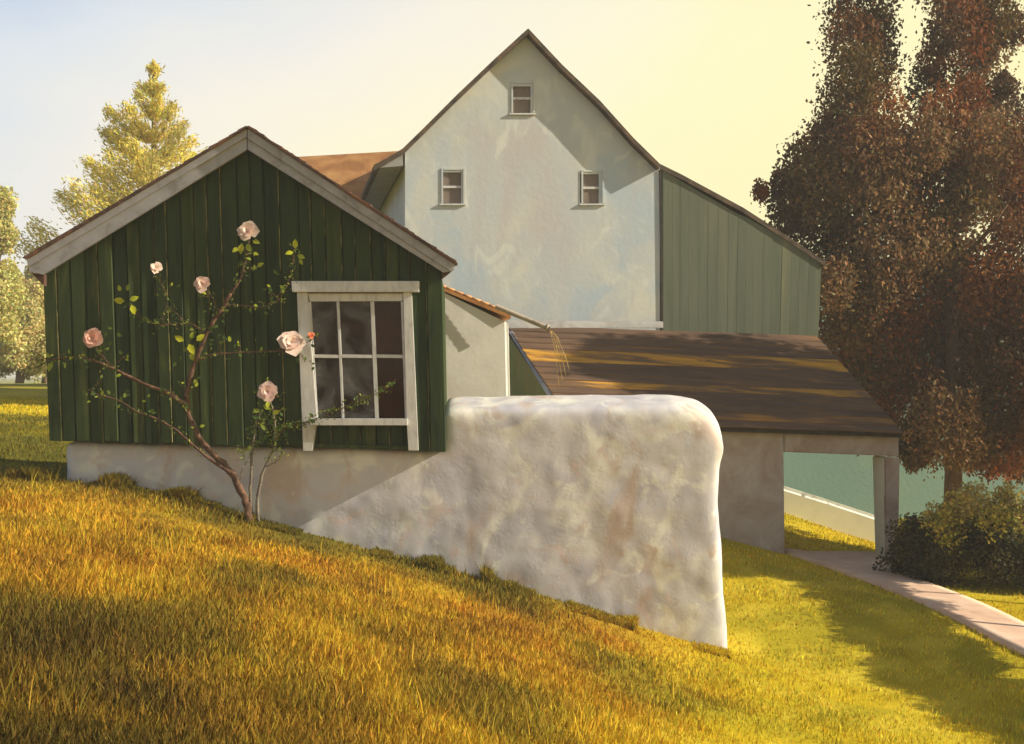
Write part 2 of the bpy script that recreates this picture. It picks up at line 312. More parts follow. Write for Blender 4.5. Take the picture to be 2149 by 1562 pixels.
# path
PL_ = [(4.68, 24.9), (4.73, 24.6), (4.78, 24.3), (5.30, 22.2), (5.80, 19.8), (6.30, 17.6), (7.0, 14.6), (7.8, 11)]
PR_ = [(6.3, 24.9), (6.3, 24.6), (6.28, 24.3), (6.34, 22.2), (6.70, 19.9), (7.05, 18.2), (7.8, 15), (9.0, 11)]
L1 = smoothpath([(x, y, 0) for x, y in PL_], 8); R1 = smoothpath([(x, y, 0) for x, y in PR_], 8)
vs = []; fs = []
NW = 6
for l, r in zip(L1, R1):
    zz = max(gz(l.x, l.y), gz(r.x, r.y), gz((l.x+r.x)/2, (l.y+r.y)/2))
    for k in range(NW+1):
        p = l.lerp(r, k/NW); vs.append((p.x, p.y, .35*zz+.65*max(gz(p.x, p.y), zz-.12)+.05))
for i in range(len(L1)-1):
    for k in range(NW):
        a = i*(NW+1)+k; fs.append([a, a+1, a+NW+2, a+NW+1])
pth = mesh('path', vs, fs, M['path'])
for po in pth.data.polygons: po.use_smooth = True
sm_ = pth.modifiers.new('thick', 'SOLIDIFY'); sm_.thickness = .2; sm_.offset = -1 if pth.data.polygons[0].normal.z > 0 else 1
pth['kind'] = 'structure'

# ------------------------------------------------------------------ stone wall (runs under the shed and ends in a rounded end)
WD = 16.8
ol = [(132, 1250), (132, 925), (500, 934), (928, 944), (928, 838), (1150, 834), (1420, 832), (1468, 842), (1502, 866), (1522, 905), (1528, 940), (1516, 990), (1513, 1060), (1519, 1150), (1526, 1260), (1533, 1350), (1540, 1480), (900, 1480)]
fr_ = []
for a, b_ in ol:          # the front face starts lower and further in than the back: a coping that slopes to the viewer
    if a > 920 and b_ < 935: b_ += 24
    if a > 1390: a -= 6
    fr_.append((a, b_))
n_ = len(ol); V_ = [P(a, b_, WD) for a, b_ in fr_]+[P(a+(12 if a > 1390 else 0), b_-(8 if b_ < 920 else 0), WD)+Vector((0, .8, 0)) for a, b_ in ol]
wl_o = mesh('stone_wall', V_, [list(range(n_)), list(range(2*n_-1, n_-1, -1))]+[[k, (k+1) % n_, n_+(k+1) % n_, n_+k] for k in range(n_)], M['lime'])
r_ = wl_o.modifiers.new('remesh', 'REMESH'); r_.mode = 'VOXEL'; r_.voxel_size = .035; r_.use_smooth_shade = True
sm2 = wl_o.modifiers.new('smooth', 'SMOOTH'); sm2.iterations = 55; sm2.factor = .6
for nm, sc_, st in (('lumps', .6, .035), ('stones', .3, .009)):
    tx = bpy.data.textures.new(nm, 'CLOUDS'); tx.noise_scale = sc_; tx.noise_depth = 2
    dm = wl_o.modifiers.new(nm, 'DISPLACE'); dm.texture = tx; dm.strength = st; dm.mid_level = .5; dm.texture_coords = 'GLOBAL'
tag(wl_o, 'long lime-washed stone wall under the green shed, ending in a rounded corner', 'wall')

# ------------------------------------------------------------------ green shed
SD = 16.6
shed = thing('garden_shed', P(520, 940, 18), 'dark green board shed with pale gable trim and a six-pane window', 'shed')
ridge = (518, 312)
def rake_low(px):
    return 312+(575-312)*(518-px)/(518-88) if px < 518 else 312+(573-312)*(px-518)/(935-518)
def base_y(px): return 925+(946-925)*(px-105)/(935-105)
def lean(px, py):   # boards lean a little to the left towards the top
    k = (946-py)/370; return px-k*(14-6*(px-105)/830)
def board(px0, px1, y_top, y_bot, depth, th=.03, tilt=0, parent=shed, name='board', mat=None, ch=1.6):
    prof = [(px0, 1), (px0, .35), (px0+ch, 0), (px1-ch, 0), (px1, .35), (px1, 1)]
    vs = []
    for q in (0, 1):
        for (a, f) in prof:
            yy = y_top(a) if q else y_bot(a)
            dd = depth+th*f+tilt*((a-px0)/(px1-px0)-.5)
            p = P(lean(a, yy), yy, SD); vs.append((p.x, dd, p.z))
    n = 6; fs = [list(range(n)), list(range(2*n-1, n-1, -1))]+[[i, (i+1) % n, n+(i+1) % n, n+i] for i in range(n)]
    o = mesh(name, vs, fs, mat or M['board'], parent)
    if random.random() < .55: o.data.materials.append(M['litedge']); o.data.polygons[5].material_index = 1
    return o
WL, WR = 640, 869      # window opening in base pixels
edges = [103]; 
while edges[-1] < 937-20: edges.append(edges[-1]+random.uniform(27, 34))
edges[-1] = 937
_e2 = sorted(set([round(e, 1) for e in edges if abs(e-WL) > 14 and abs(e-WR) > 14]+[WL, WR]))
for a, b_ in zip(_e2[:-1], _e2[1:]):
    g0 = a+random.uniform(.5, 1.1); g1 = b_-random.uniform(.5, 1.1); dp = SD+random.uniform(-.012, .012); tl = random.uniform(-.012, .02)
    jb = random.uniform(-3, 3)
    if WL-1 <= a and b_ <= WR+1:
        board(g0, g1, lambda p: rake_low(lean(p, rake_low(p)))-10, lambda p: 604, dp, tilt=tl)
        board(g0, g1, lambda p: 884, lambda p: base_y(p)+jb, SD+.10, tilt=tl*.4)
    else:
        board(g0, g1, lambda p: rake_low(lean(p, rake_low(p)))-10, lambda p: base_y(p)+jb, dp, tilt=tl)
# side and back walls, floor
SH = 3.0
def back(p): return Vector((p.x-.105*(1 if p.x > -3 else .8), p.y+SH, p.z))
bl0 = P(105, 925, SD+.04); bl1 = P(92, 585, SD+.04); br0 = P(934, 946, SD+.04); br1 = P(927, 582, SD+.04); ap = P(520, 318, SD+.04)
for nm, q in (('side_wall', [br0, br1, back(br1), back(br0)]), ('side_wall', [bl0, bl1, back(bl1), back(bl0)]), ('back_wall', [back(bl0), back(br0), back(br1), back(ap), back(bl1)]), ('floor', [bl0, br0, back(br0), back(bl0)])):
    q = [Vector(v) for v in q]; n_ = (q[1]-q[0]).cross(q[2]-q[0]).normalized()*.04
    c0 = sum(q, Vector())/len(q); ctr = P(520, 700, SD+1.5)
    if n_.dot(ctr-c0) < 0: n_ = -n_
    prism(nm, q, n_, M['board'], shed)
for q in ([(96, 588), (520, 318), (928, 577), (928, 603), (100, 603)], [(104, 603.2), (638, 603.2), (638, 935), (108, 922)], [(866, 603.2), (926, 603.2), (932, 944), (870, 942)], [(638.3, 896), (865.7, 896), (865.7, 942), (638.3, 937)]):
    dq = SD+.055 if q[0][1] != 896 else SD+.15
    prism('backing', [P(a, b_, dq) for a, b_ in q], (0, .02, 0), M['dark'], shed)
prism('interior_sheet', [P(630, 600, SD+.22), P(880, 600, SD+.22), P(880, 905, SD+.22), P(630, 905, SD+.22)], (0, .02, 0), M['interior_sheet'], shed)  # flat brown sheet standing in for the dark shed interior
# fascia boards and roof
FD = SD-.16
def poly(pts, d0, dep, nm, mat, par=shed, bevel=0): return prism(nm, [P(a, b_, d0) for a, b_ in pts], (0, dep, 0), mat, par, bevel)
poly([(518, 273), (518, 314), (90, 577), (62, 570), (57, 545)], FD, .05, 'fascia_board', M['trim'], bevel=.004)
poly([(519.5, 273), (519.5, 314), (930, 572), (952, 568), (955, 556)], FD, .05, 'fascia_board', M['trim'], bevel=.004)
poly([(518, 266), (518, 287), (60, 560), (54, 541)], FD-.035, .033, 'trim_strip', M['trim'], bevel=.003)
poly([(519.5, 266), (519.5, 290), (945, 569), (957, 551)], FD-.035, .033, 'trim_strip', M['trim'], bevel=.003)
for pts in ([(518, 264), (518, 269), (58, 543), (47, 542), (48, 539.5)], [(519.5, 264), (519.5, 269), (952, 553), (961, 554), (958, 549.5)]):
    prism('roof', [P(a, b_, FD-.07) for a, b_ in pts], (-.42 if pts[0][0] > 519 else -.1, SH+.45, 0), M['shinglered'], shed)
# boarded soffit returns (dark ends under the eaves)
poly([(66, 573), (92, 576), (92, 600), (84, 592)], SD-.10, SH-.2, 'soffit', M['redwood'])
prism('soffit', [P(a, b_, SD-.10) for a, b_ in [(928, 571), (950, 568), (940, 577), (928, 586)]], (-.4, SH-.2, 0), M['redwood'], shed)
# ragged shingle ends above the fascia
vs, fs = [], []
geos = []
for (x0, y0, x1, y1) in ((516, 265, 54, 540), (521, 265, 957, 549)):
    L_ = math.hypot(x1-x0, y1-y0); s = 0
    while s < L_-10:
        w = random.uniform(10, 24); h = random.uniform(1.2, 4.2); a = s/L_; b2 = min(1, (s+w)/L_)
        pa = (x0+(x1-x0)*a, y0+(y1-y0)*a); pb = (x0+(x1-x0)*b2, y0+(y1-y0)*b2)
        q = [P(pa[0], pa[1]-h*.4, FD-.085), P(pb[0], pb[1]-h, FD-.085), P(pb[0], pb[1]+3, FD-.085), P(pa[0], pa[1]+3, FD-.085)]
        q2 = [v+Vector((0, .5, 0)) for v in q]
        geos.append((q+q2, [[0, 1, 2, 3], [7, 6, 5, 4], [0, 4, 5, 1], [1, 5, 6, 2], [2, 6, 7, 3], [3, 7, 4, 0]])); s += w+random.uniform(0, 2)
v, f = merge(geos); o = mesh('shingle_edge', v, f, M['shinglered'], shed); o['kind'] = 'stuff'

# window of the shed
win = link('window', None, shed); win.location = P(745, 780, SD); win.matrix_parent_inverse = Matrix.Translation(-shed.location)
def wp(nm, pts, d0, dep, mat, bevel=.004): return prism(nm, [P(a, b_, d0) for a, b_ in pts], (0, dep, 0), mat, win, bevel)
W0 = SD-.055
o_ = prism('header', [P(611, 590, W0-.05), P(880, 590, W0-.05), P(879, 613, W0-.05), P(613, 613, W0-.05)], (0, .12, 0), M['windowwhite'], win, .005)
wp('casing', [(623, 613.6), (645, 613.6), (665, 878), (655, 947), (636, 947)], W0, .10, M['windowwhite'])
wp('casing', [(846, 613.6), (864, 613.6), (878, 946), (857, 946), (853, 878)], W0, .10, M['windowwhite'])
wp('sash_rail', [(645.6, 616), (846, 616), (845, 632), (650, 633)], W0+.03, .06, M['windowwhite'])
wp('sash_stile', [(645.8, 634), (652.5, 634), (667, 877), (665, 878)], W0+.03, .06, M['windowwhite'], .002)
wp('sash_stile', [(841, 633), (846, 633), (853, 878), (850, 878)], W0+.03, .06, M['windowwhite'], .002)
wp('sill', [(650, 879), (854, 879), (855, 893), (651, 893)], W0-.045, .12, M['windowwhite'])
def colx(k, y):   # x of pane edges at height y
    t_ = (y-633)/245; top = [653, 706, 712, 777, 785, 842]; bot = [666, 717, 722, 787, 795, 851]
    return top[k]+(bot[k]-top[k])*t_
wp('mullion', [(colx(1, 633), 633), (colx(2, 633), 633), (colx(2, 878), 878), (colx(1, 878), 878)], W0+.035, .05, M['windowwhite'], .003)
wp('mullion', [(colx(3, 633), 633), (colx(4, 633), 633), (colx(4, 878), 878), (colx(3, 878), 878)], W0+.035, .05, M['windowwhite'], .003)
for k in (0, 2, 4):
    wp('glazing_bar', [(colx(k, 744)+.4, 744), (colx(k+1, 744)-.4, 745), (colx(k+1, 752)-.4, 752), (colx(k, 752)+.4, 751)], W0+.036, .05, M['windowwhite'], .003)
    for y0, y1 in ((633, 744), (752, 878)):
        q = [P(colx(k, y0)-.5, y0-.5, W0+.06), P(colx(k+1, y0)+.5, y0-.5, W0+.06), P(colx(k+1, y1)+.5, y1+.5, W0+.06), P(colx(k, y1)-.5, y1+.5, W0+.06)]
        prism('pane', q, (0, .005, 0), M['glassclear'] if k == 4 else M['glass'], win)

# ------------------------------------------------------------------ barn
TH = math.radians(9); BN = Vector((math.sin(TH), -math.cos(TH), 0)); BB = -BN
B0 = P(850, 318, 28)
def BP(px, py, off=0): return onplane(px, py, B0+BB*off, BN)
barn = thing('barn', Vector((0, 32, gz(0, 32))), 'tall pale lime-washed barn with a steep gable and three small windows', 'barn')
fp = [BP(850, 318), BP(1108, 70), BP(1385, 352), BP(1390, 690), BP(850, 690)]
zb = EYE-4
low = lambda p: Vector((p.x, p.y, zb))
bw = prism('wall', [fp[0], fp[1], fp[2], low(fp[2]), low(fp[0])], BB*10.5, M['barnwall'], barn)
OV = -.26
def rslab(pts, th, mat, l=11, off=OV, nm='roof', par=barn):
    q = [BP(a, b_, off) for a, b_ in pts]; q2 = [v+Vector((0, 0, -th)) for v in reversed(q)]
    return prism(nm, q+q2, BB*l, mat, par)
rslab([(1108, 60), (1040, 122), (960, 198), (890, 268), (845, 312), (812, 332), (785, 346)], .11, M['roofdark'])
q = [BP(846, 318, -.2), BP(815, 336, -.2), BP(789, 349.5, -.2), BP(789, 353, -.2), BP(846, 348, -.2)]
prism('soffit', q, BB*10.6, M['flash'], barn)
rslab([(1109, 60), (1180, 136), (1260, 212), (1330, 290), (1384, 343)], .11, M['roofdark'])
rslab([(1385, 344), (1430, 366), (1560, 436), (1650, 494), (1732, 549)], .10, M['roofdark'], nm='lean_to_roof', off=.20, l=8.4)
prism('corner_board', [BP(1384, 356, -.03), BP(1388, 356, -.03), BP(1392, 690, -.03), BP(1388, 690, -.03)], BB*.1, M['dark'], barn)
cutters = []
def bwindow(x0, x1, y0, y1):
    cutters.append([BP(x0, y0, -.3), BP(x1, y0, -.3), BP(x1, y1+1, -.3), BP(x0, y1+1, -.3)])
    w = link('window', None, barn); w.location = BP((x0+x1)/2, (y0+y1)/2); w.matrix_parent_inverse = Matrix.Translation(-barn.location)
    def bx(nm, a, b_, c, d_, off, dep, mat, bv=.004): return prism(nm, [BP(a, c, off), BP(b_, c, off), BP(b_, d_, off), BP(a, d_, off)], BB*dep, mat, w, bv)
    ym = (y0+y1)/2+1
    bx('frame', x0-4, x0, y0-4, y1+1, -.02, .1, M['barnwall']); bx('frame', x1, x1+4, y0-4, y1+1, -.02, .1, M['barnwall'])
    bx('frame', x0+.3, x1-.3, y0-4, y0, -.018, .1, M['barnwall'])
    bx('sill', x0-8, x1+6, y1+1.4, y1+5, -.05, .08, M['windowwhite'])
    bx('meeting_rail', x0+.3, x1-.3, ym-2.5, ym+2.5, .02, .06, M['windowwhite'])
    bx('pane', x0+.2, x1-.2, y0+.2, ym-2.7, .055, .01, M['barnglass'], 0); bx('pane', x0+.2, x1-.2, ym+2.7, y1+.8, .055, .01, M['barnglass'], 0)
    # flat sheet painted as the dark room right behind the panes
    bx('dark_room_sheet', x0+.2, x1-.2, y0+.2, y1+.8, .10, .01, M['interior_sheet'], 0)
bwindow(1077, 1119, 175, 236); bwindow(930, 972, 357, 426); bwindow(1224, 1264, 361, 426)
for q in cutters:
    c_ = prism('cutter', q, BB*.45, M['barnwall'])
    md = bw.modifiers.new('hole', 'BOOLEAN'); md.object = c_; md.operation = 'DIFFERENCE'; md.solver = 'EXACT'
    bpy.context.view_layer.update()
    me = bpy.data.meshes.new_from_object(bw.evaluated_get(bpy.context.evaluated_depsgraph_get())); bw.modifiers.clear(); bw.data = me
    bpy.data.objects.remove(c_)
# green side lean-to boards
def lt_top(px): return 354+(550-354)*(px-1392)/(1728-1392)+ (4 if px < 1560 else 0)
e = 1392.0
lt_wall = [BP(1392, 356, .25), BP(1728, 550, .25)]
prism('lean_to_wall', [BP(1391, 360, .30), BP(1724, 553, .30), BP(1716, 735, .30), BP(1391, 735, .30)], BB*7.5, M['graygreen'], barn)
while e < 1716:
    w = random.uniform(16, 22); e1 = min(e+w, 1726); off = .24+random.uniform(-.003, .003)
    if 1726-e1 < 8: e1 = 1726
    sl = lambda p: p-(8*(p-1392)/334)
    prism('board', [BP(e+.12, lt_top(e), off), BP(e1-.12, lt_top(e1), off), BP(sl(e1)-.12, 730, off), BP(sl(e)+.12, 730, off)], BB*.03, M['graygreen'], barn, .002, 1)
    e = e1
    if e >= 1726: break
# low wing at the back left with the orange roof
wr = [P(560, 333, 40), P(840, 317, 39.4), P(860, 480, 36.2), P(560, 480, 36.8)]
prism('wing_roof', wr, (0, .12, -.15), M['rooftile'], barn)
prism('wing_wall', [wr[3]+Vector((0, .3, -.2)), wr[2]+Vector((0, .3, -.2)), Vector((wr[2].x, wr[2].y+.3, zb)), Vector((wr[3].x, wr[3].y+.3, zb))], (0, .3, 0), M['barnwall'], barn)

# ------------------------------------------------------------------ passage outbuilding (brown roof)
A = P(1062, 684, 27.0); Bq = P(1712, 706, 28.2); Cq = P(1893, 908, 24.5); Dq = P(1197, 884, 23.4)
annex = thing('passage_outbuilding', Vector((4, 26, gz(4, 26))), 'low mauve stone outbuilding with a brown roof and an open walk-through doorway', 'outbuilding')
def RQ(u, v): return A.lerp(Bq, u).lerp(Dq.lerp(Cq, u), v)
UP = Vector((0, 0, 1))
NC = 15
for i in range(NC):
    v0 = i/NC; v1 = (i+1)/NC+.012; lift0 = .0; 
    us = np.linspace(0, 1, 13)
    top = [RQ(u, v0)+UP*.012 for u in us]; bot = [RQ(u, min(v1, 1.012))+UP*(.038+random.uniform(-.006, .006)) for u in us]
    n = len(us); vs = top+bot+[p-UP*.02 for p in top]+[p-UP*.03 for p in bot]
    fs = []
    for k in range(n-1):
        fs += [[k, k+1, n+k+1, n+k], [n+k, n+k+1, 3*n+k+1, 3*n+k], [2*n+k+1, 2*n+k, 3*n+k, 3*n+k+1], [k+1, k, 2*n+k, 2*n+k+1]]
    fs += [[0, n, 3*n, 2*n], [n-1, 3*n-1, 4*n-1, 2*n-1]]
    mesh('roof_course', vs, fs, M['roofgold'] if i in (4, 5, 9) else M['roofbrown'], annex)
q = [RQ(0, 0), RQ(1, 0), RQ(1, .985), RQ(0, .985)]
prism('roof_deck', [p-UP*.025 for p in q], (0, 0, -.09), M['dark'], annex)
prism('flashing', [P(1064, 674, 26.85), P(1392, 676, 27.9), P(1392, 689, 27.85), P(1064, 690, 26.8)], (0, .12, .02), M['flash'], annex, .01)
rk = [P(1064, 690, 26.9), P(1072, 688, 26.9), P(1202, 896, 23.35), P(1190, 900, 23.35)]
prism('rake_board', rk, (-.0, -.05, .0), M['trim'], annex)
# left gable, front wall with doorway, back wall
gx = [A+Vector((.06, -.1, -.1)), Dq+Vector((.06, .15, -.1))]
prism('gable_wall', [gx[0], gx[1], low(gx[1]), low(gx[0])], (.25, 0, 0), M['mossgable'], annex)
f0 = P(1197, 884, 23.62); f1 = P(1886, 908, 24.72); fd = Vector((f1.x-f0.x, f1.y-f0.y, 0)).normalized(); fn = Vector((fd.y, -fd.x, 0))
def FP(px, py, off=0): return onplane(px, py, f0-fn*off, fn)
def etop(px): return 886+(912-886)*(px-1197)/(1886-1197)
zlow = EYE-4.2
lw = lambda p: Vector((p.x, p.y, zlow))
a1, a2 = FP(1210, etop(1210)), FP(1645, etop(1645)); 
prism('wall', [a1, a2, FP(1648, 1166), lw(FP(1648, 1166)), lw(a1)], -fn*.45, M['mauve'], annex, .03)
prism('lintel', [FP(1645.5, etop(1645)), FP(1887, etop(1886)), FP(1887, 960), FP(1860, 957), FP(1645.5, 949)], -fn*.45, M['mauve'], annex, .02)
prism('pier_face', [FP(1858.5, 959, -.03), FP(1888, 961.5, -.03), FP(1884, 1206, -.03), FP(1863, 1201, -.03)], -fn*.09, M['mauve'], annex)
prism('pier', [FP(1856, 958), FP(1887, 961.5), FP(1883, 1205), lw(FP(1883, 1205)), lw(FP(1863, 1200)), FP(1863, 1200)], -fn*.5, M['jamb'], annex, .03)
bk0 = A+Vector((.3, -.25, -.25)); bk1 = A.lerp(Bq, .80)+Vector((0, -.25, -.25))
prism('back_wall', [bk0, bk1, lw(bk1), lw(bk0)], (0, .3, 0), M['mauve'], annex)

# low wall beyond the doorway
q0 = [(1500, 985, 1040), (1600, 1012, 1066), (1645, 1026, 1079), (1740, 1055, 1110), (1840, 1088, 1144), (1868, 1097, 1154)]
fw_ = []
tp = [P(a, b_-5, 30.4) for a, b_, c in q0]; bt = [P(a, c+40, 30.4) for a, b_, c in q0]
lo_w = prism('low_wall', tp+bt[::-1], (0, .5, 0), M['jamb'], None, .09, 3)
tag(lo_w, 'low pale garden wall seen through the open doorway', 'wall')

# ------------------------------------------------------------------ white lean-to with pipe between shed and outbuilding
LD = 21.0
lean_o = thing('lean_to', P(1000, 900, LD+1), 'small white rendered lean-to with an orange verge beside the green shed', 'lean-to')
wq = [P(880, 590, LD), P(1066, 678, LD+.16), P(1078, 1200, LD+.16), P(880, 1200, LD)]
ww = prism('wall', wq, (0, 3, 0), M['whitewall'], lean_o)
bm = bmesh.new(); bm.from_mesh(ww.data)
bmesh.ops.bevel(bm, geom=[e_ for e_ in bm.edges if all(v_.co.y < LD+.2 for v_ in e_.verts) and all(v_.co.x > P(1060, 0, LD).x for v_ in e_.verts)], offset=.05, segments=3, affect='EDGES'); bm.to_mesh(ww.data); bm.free()
prism('roof', [P(870, 577, LD-.005), P(1072, 661, LD+.1), P(1072, 669, LD+.1), P(870, 586, LD-.005)], (-.3, 3.2, 0), M['rooftile'], lean_o)
n_t = 12
for i in range(n_t):
    a = Vector((880, 580.5, 0)).lerp(Vector((1096, 668, 0)), i/n_t); b_ = Vector((880, 580.5, 0)).lerp(Vector((1096, 668, 0)), (i+1.12)/n_t)
    v, f = tube_geo([P(a.x, a.y+.8, LD-.02), P(b_.x, b_.y-.5, LD-.02)], [.016, .021], 8); mesh('verge_tile', v, f, M['verge'], lean_o, True)
pp = [P(1040, 643, LD-.2), P(1100, 668, LD-.24), P(1148, 688, LD-.3)]
v, f = tube_geo(pp, [.036, .037, .038], 14); pipe_o = tag(mesh('drain_pipe', v, f, M['pipe']), 'short weathered drain pipe sticking out past the end of the white lean-to', 'pipe')
v, f = tube_geo([P(1145.5, 686.8, LD-.296), P(1151, 689.4, LD-.304)], [.05, .05], 14); mesh('collar', v, f, M['pipe'], pipe_o, True)
v, f = tube_geo([P(1150.6, 689.2, LD-.303), P(1152.2, 689.9, LD-.306)], [.036, .036], 14); mesh('mouth', v, f, M['dark'], pipe_o)
gm = bpy.data.materials.new('amber_water'); gm.use_nodes = True; gb = gm.node_tree.nodes['Principled BSDF']
gb.inputs['Base Color'].default_value = (.8, .58, .22, 1); gb.inputs['Roughness'].default_value = .15; gb.inputs['Transmission Weight'].default_value = .6; gb.inputs['IOR'].default_value = 1.33
geos = []
for k in range(4):
    s0 = 1153+k*1.2; pts = [P(s0+t_*(20+6*k)+random.uniform(-.6, .6), 693+t_*30+t_*t_*(85-10*k), LD-.31-k*.01) for t_ in np.linspace(0, 1, 12)]
    geos.append(tube_geo(pts, [.0045+.0025*math.sin(i*1.3+k) for i in range(12)], 6))
v, f = merge(geos); tag(mesh('water_trickle', v, f, gm, None, True), 'thin golden trickle of water falling from the drain pipe mouth', 'water')

# ------------------------------------------------------------------ foliage helpers
def leaf_quads(cen, n, size, col, cvar, flat=.0, droop=0, up=None, aspect=.6):
    """cen (k,3) centres repeated; returns V,Q,C for n leaf quads placed at cen[i]"""
    d = rng.normal(size=(n, 3)); 
    if up is not None: d = d*(1-flat)+np.asarray(up)*flat
    d[:, 2] -= droop
    d /= np.linalg.norm(d, axis=1, keepdims=True)
    r = rng.normal(size=(n, 3)); s = np.cross(d, r); s /= np.linalg.norm(s, axis=1, keepdims=True)
    L = size*rng.uniform(.6, 1.35, (n, 1)); w = L*aspect
    p = cen; V = np.stack([p-d*L*.5, p+s*w*.5, p+d*L*.5, p-s*w*.5], 1).reshape(-1, 3)
    Q = np.arange(4*n).reshape(n, 4)
    c = col*(1+cvar*rng.normal(size=(n, 1)))*(1+.12*rng.normal(size=(n, 3))*np.array([1, .7, .5])); c = np.clip(c, .004, .9)
    return V, Q, np.repeat(c, 4, 0)
def cat(parts):
    V = []; Q = []; Cc = []; o = 0
    for v, q, c in parts: V.append(v); Q.append(q+o); Cc.append(c); o += len(v)
    return np.concatenate(V), np.concatenate(Q), np.concatenate(Cc)
def clump(c, r, n, size, col, cvar=.25, squash=(1, 1, 1), **k):
    d = rng.normal(size=(n, 3)); d /= np.linalg.norm(d, axis=1, keepdims=True); rad = r*rng.uniform(0.15, 1, (n, 1))**.55
    rad *= 1+.35*(fbm(d[:, 0]*2.2+c[0]*3+5, d[:, 2]*2.2+c[1]*3+d[:, 1], 2)[:, None]-.5)*2
    return leaf_quads(np.asarray(c)+d*rad*np.asarray(squash), n, size, np.asarray(col), cvar, **k)
def trunk(name, pts, rad, parent, mat=None, limbs=()):
    geos = [tube_geo(smoothpath(pts), np.interp(np.linspace(0, 1, len(smoothpath(pts))), np.linspace(0, 1, len(rad)), rad), 10)]
    for lp, lr in limbs:
        sp = smoothpath(lp); geos.append(tube_geo(sp, np.linspace(lr[0], lr[1], len(sp)), 6))
    v, f = merge(geos); return mesh(name, v, f, mat or M['bark'], parent, True)

# big copper tree on the right
TD = 33.0
tx_, ty_ = P(2000, 0, TD).x, TD
big = thing('copper_tree', (tx_, ty_, gz(tx_, ty_)), 'tall brown and copper-leaved tree with a bare trunk at the right edge', 'tree')
cl = [(1795, -60, 60), (1802, 20, 62), (1790, 85, 55), (1835, 130, 50), (1800, 170, 62), (1780, 235, 62), (1848, 240, 50), (1735, 290, 42), (1770, 320, 70), (1690, 345, 45), (1712, 390, 62), (1662, 420, 46), (1640, 385, 26), (1655, 462, 34), (1596, 402, 15), (1832, 350, 75), (1800, 430, 85), (1720, 470, 60), (1890, 400, 70), (1870, 520, 90), (1780, 540, 70), (1745, 600, 45), (1790, 640, 70), (1860, 650, 90), (1770, 720, 60), (1850, 760, 85), (1830, 830, 55), (1900, 850, 75), (1930, 925, 45), (1898, 935, 28), (1950, 740, 95), (1960, 620, 90), (1960, 500, 70), (1985, 900, 70),
      (1990, -50, 60), (2040, 0, 60), (2095, 30, 40), (1985, 70, 38), (2060, 110, 30), (1945, 190, 40), (1975, 245, 48), (1950, 300, 48), (2010, 300, 55), (2035, 200, 34), (2080, 260, 42), (2105, 180, 24), (2130, 330, 48), (2080, 350, 60), (1985, 390, 70), (2030, 420, 50), (2120, 420, 55), (2130, 520, 60), (2000, 560, 60), (2085, 600, 62), (2140, 640, 70), (2040, 680, 80), (2110, 740, 85), (2020, 800, 85), (2100, 850, 80), (2050, 920, 55), (2110, 945, 48), (2150, 900, 55), (2075, 970, 26), (2030, 965, 18), (1915, 965, 18), (2135, 985, 20),
      (2190, 300, 60), (2210, 460, 70), (2200, 620, 75), (2215, 780, 75), (2190, 880, 60), (2020, 60, 55), (2075, 85, 48), (1960, 130, 34), (2130, 60, 30), (2040, 165, 50), (2110, 240, 52), (1915, 330, 55), (2060, 300, 60), (2145, 420, 60), (1880, 330, 45), (1820, 300, 60), (1840, 60, 40)]
pal = np.array([[.18, .076, .026], [.225, .074, .021], [.13, .078, .024], [.28, .10, .026], [.17, .10, .032], [.10, .05, .024], [.26, .15, .065], [.12, .06, .026]])
parts = []
for (a, b_, r) in cl:
    d = TD+random.uniform(-1.9, 1.9); rm = r/F*d
    k = pal[rng.integers(len(pal))]; sparse = .85 if b_ < 330 else 1.0
    n = int(2700*(rm/.8)**2*sparse)+220
    parts.append(clump(P(a, b_, d), rm*1.15, n, .115, k, .28, (1, 1.15, 1.2), droop=1.1, aspect=.5))
    n2 = n//6; parts.append(clump(P(a, b_, d), rm*1.6, n2, .10, k*1.1, .3, (1, 1, 1.1), droop=.8))
V, Q, Cc = cat(parts)
np_mesh('crown', V, Q, Cc, M['leaf'], big)
zt = gz(tx_, ty_)
lim = []
for (a, b_, r) in cl[::5]:
    if b_ < 330: continue
    st_y = random.uniform(max(b_+40, 300), 940) if b_ < 850 else 930
    d = TD+random.uniform(-1, 1); lim.append(([P(2003, st_y, TD), P((2003+a)/2, (st_y+b_)/2+10, (TD+d)/2), P(a, b_, d)], (.09, .02)))
trunk('trunk', [(tx_+.05, ty_, zt-.3), P(2000, 1050, TD), P(2003, 900, TD), P(1998, 650, TD), P(2005, 480, TD), P(2000, 330, TD)], [.30, .22, .19, .15, .08, .02], big, None, lim)

# bush in front of the tree
bx_, by_ = 7.8, 22.6
bush = thing('shrub', (bx_, by_, gz(bx_, by_)), 'rounded dark evergreen bush beside the pink path under the copper tree', 'bush')
parts = []
for i in range(150):
    a = rng.uniform(0, 2*math.pi); rr = math.sqrt(rng.uniform(0, 1)); ex = bx_+rr*math.cos(a)*1.75; ey = by_+rr*math.sin(a)*1.15
    hz = (1.28*math.sqrt(max(0, 1-rr*rr*.85))+.12)*(1+.12*rng.normal()); zz = gz(ex, ey)+max(.12, hz*rng.uniform(.25, 1))
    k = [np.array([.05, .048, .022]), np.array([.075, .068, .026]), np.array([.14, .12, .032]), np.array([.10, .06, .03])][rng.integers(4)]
    if zz-gz(ex, ey) > .85: k = [np.array([.50, .41, .07]), np.array([.52, .40, .10]), np.array([.26, .23, .05])][rng.integers(3)]  # upper clumps coloured gold to stand for sunlight on the top
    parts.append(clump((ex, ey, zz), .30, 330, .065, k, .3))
V, Q, Cc = cat(parts); np_mesh('foliage', V, Q, Cc, M['leaf'], bush)
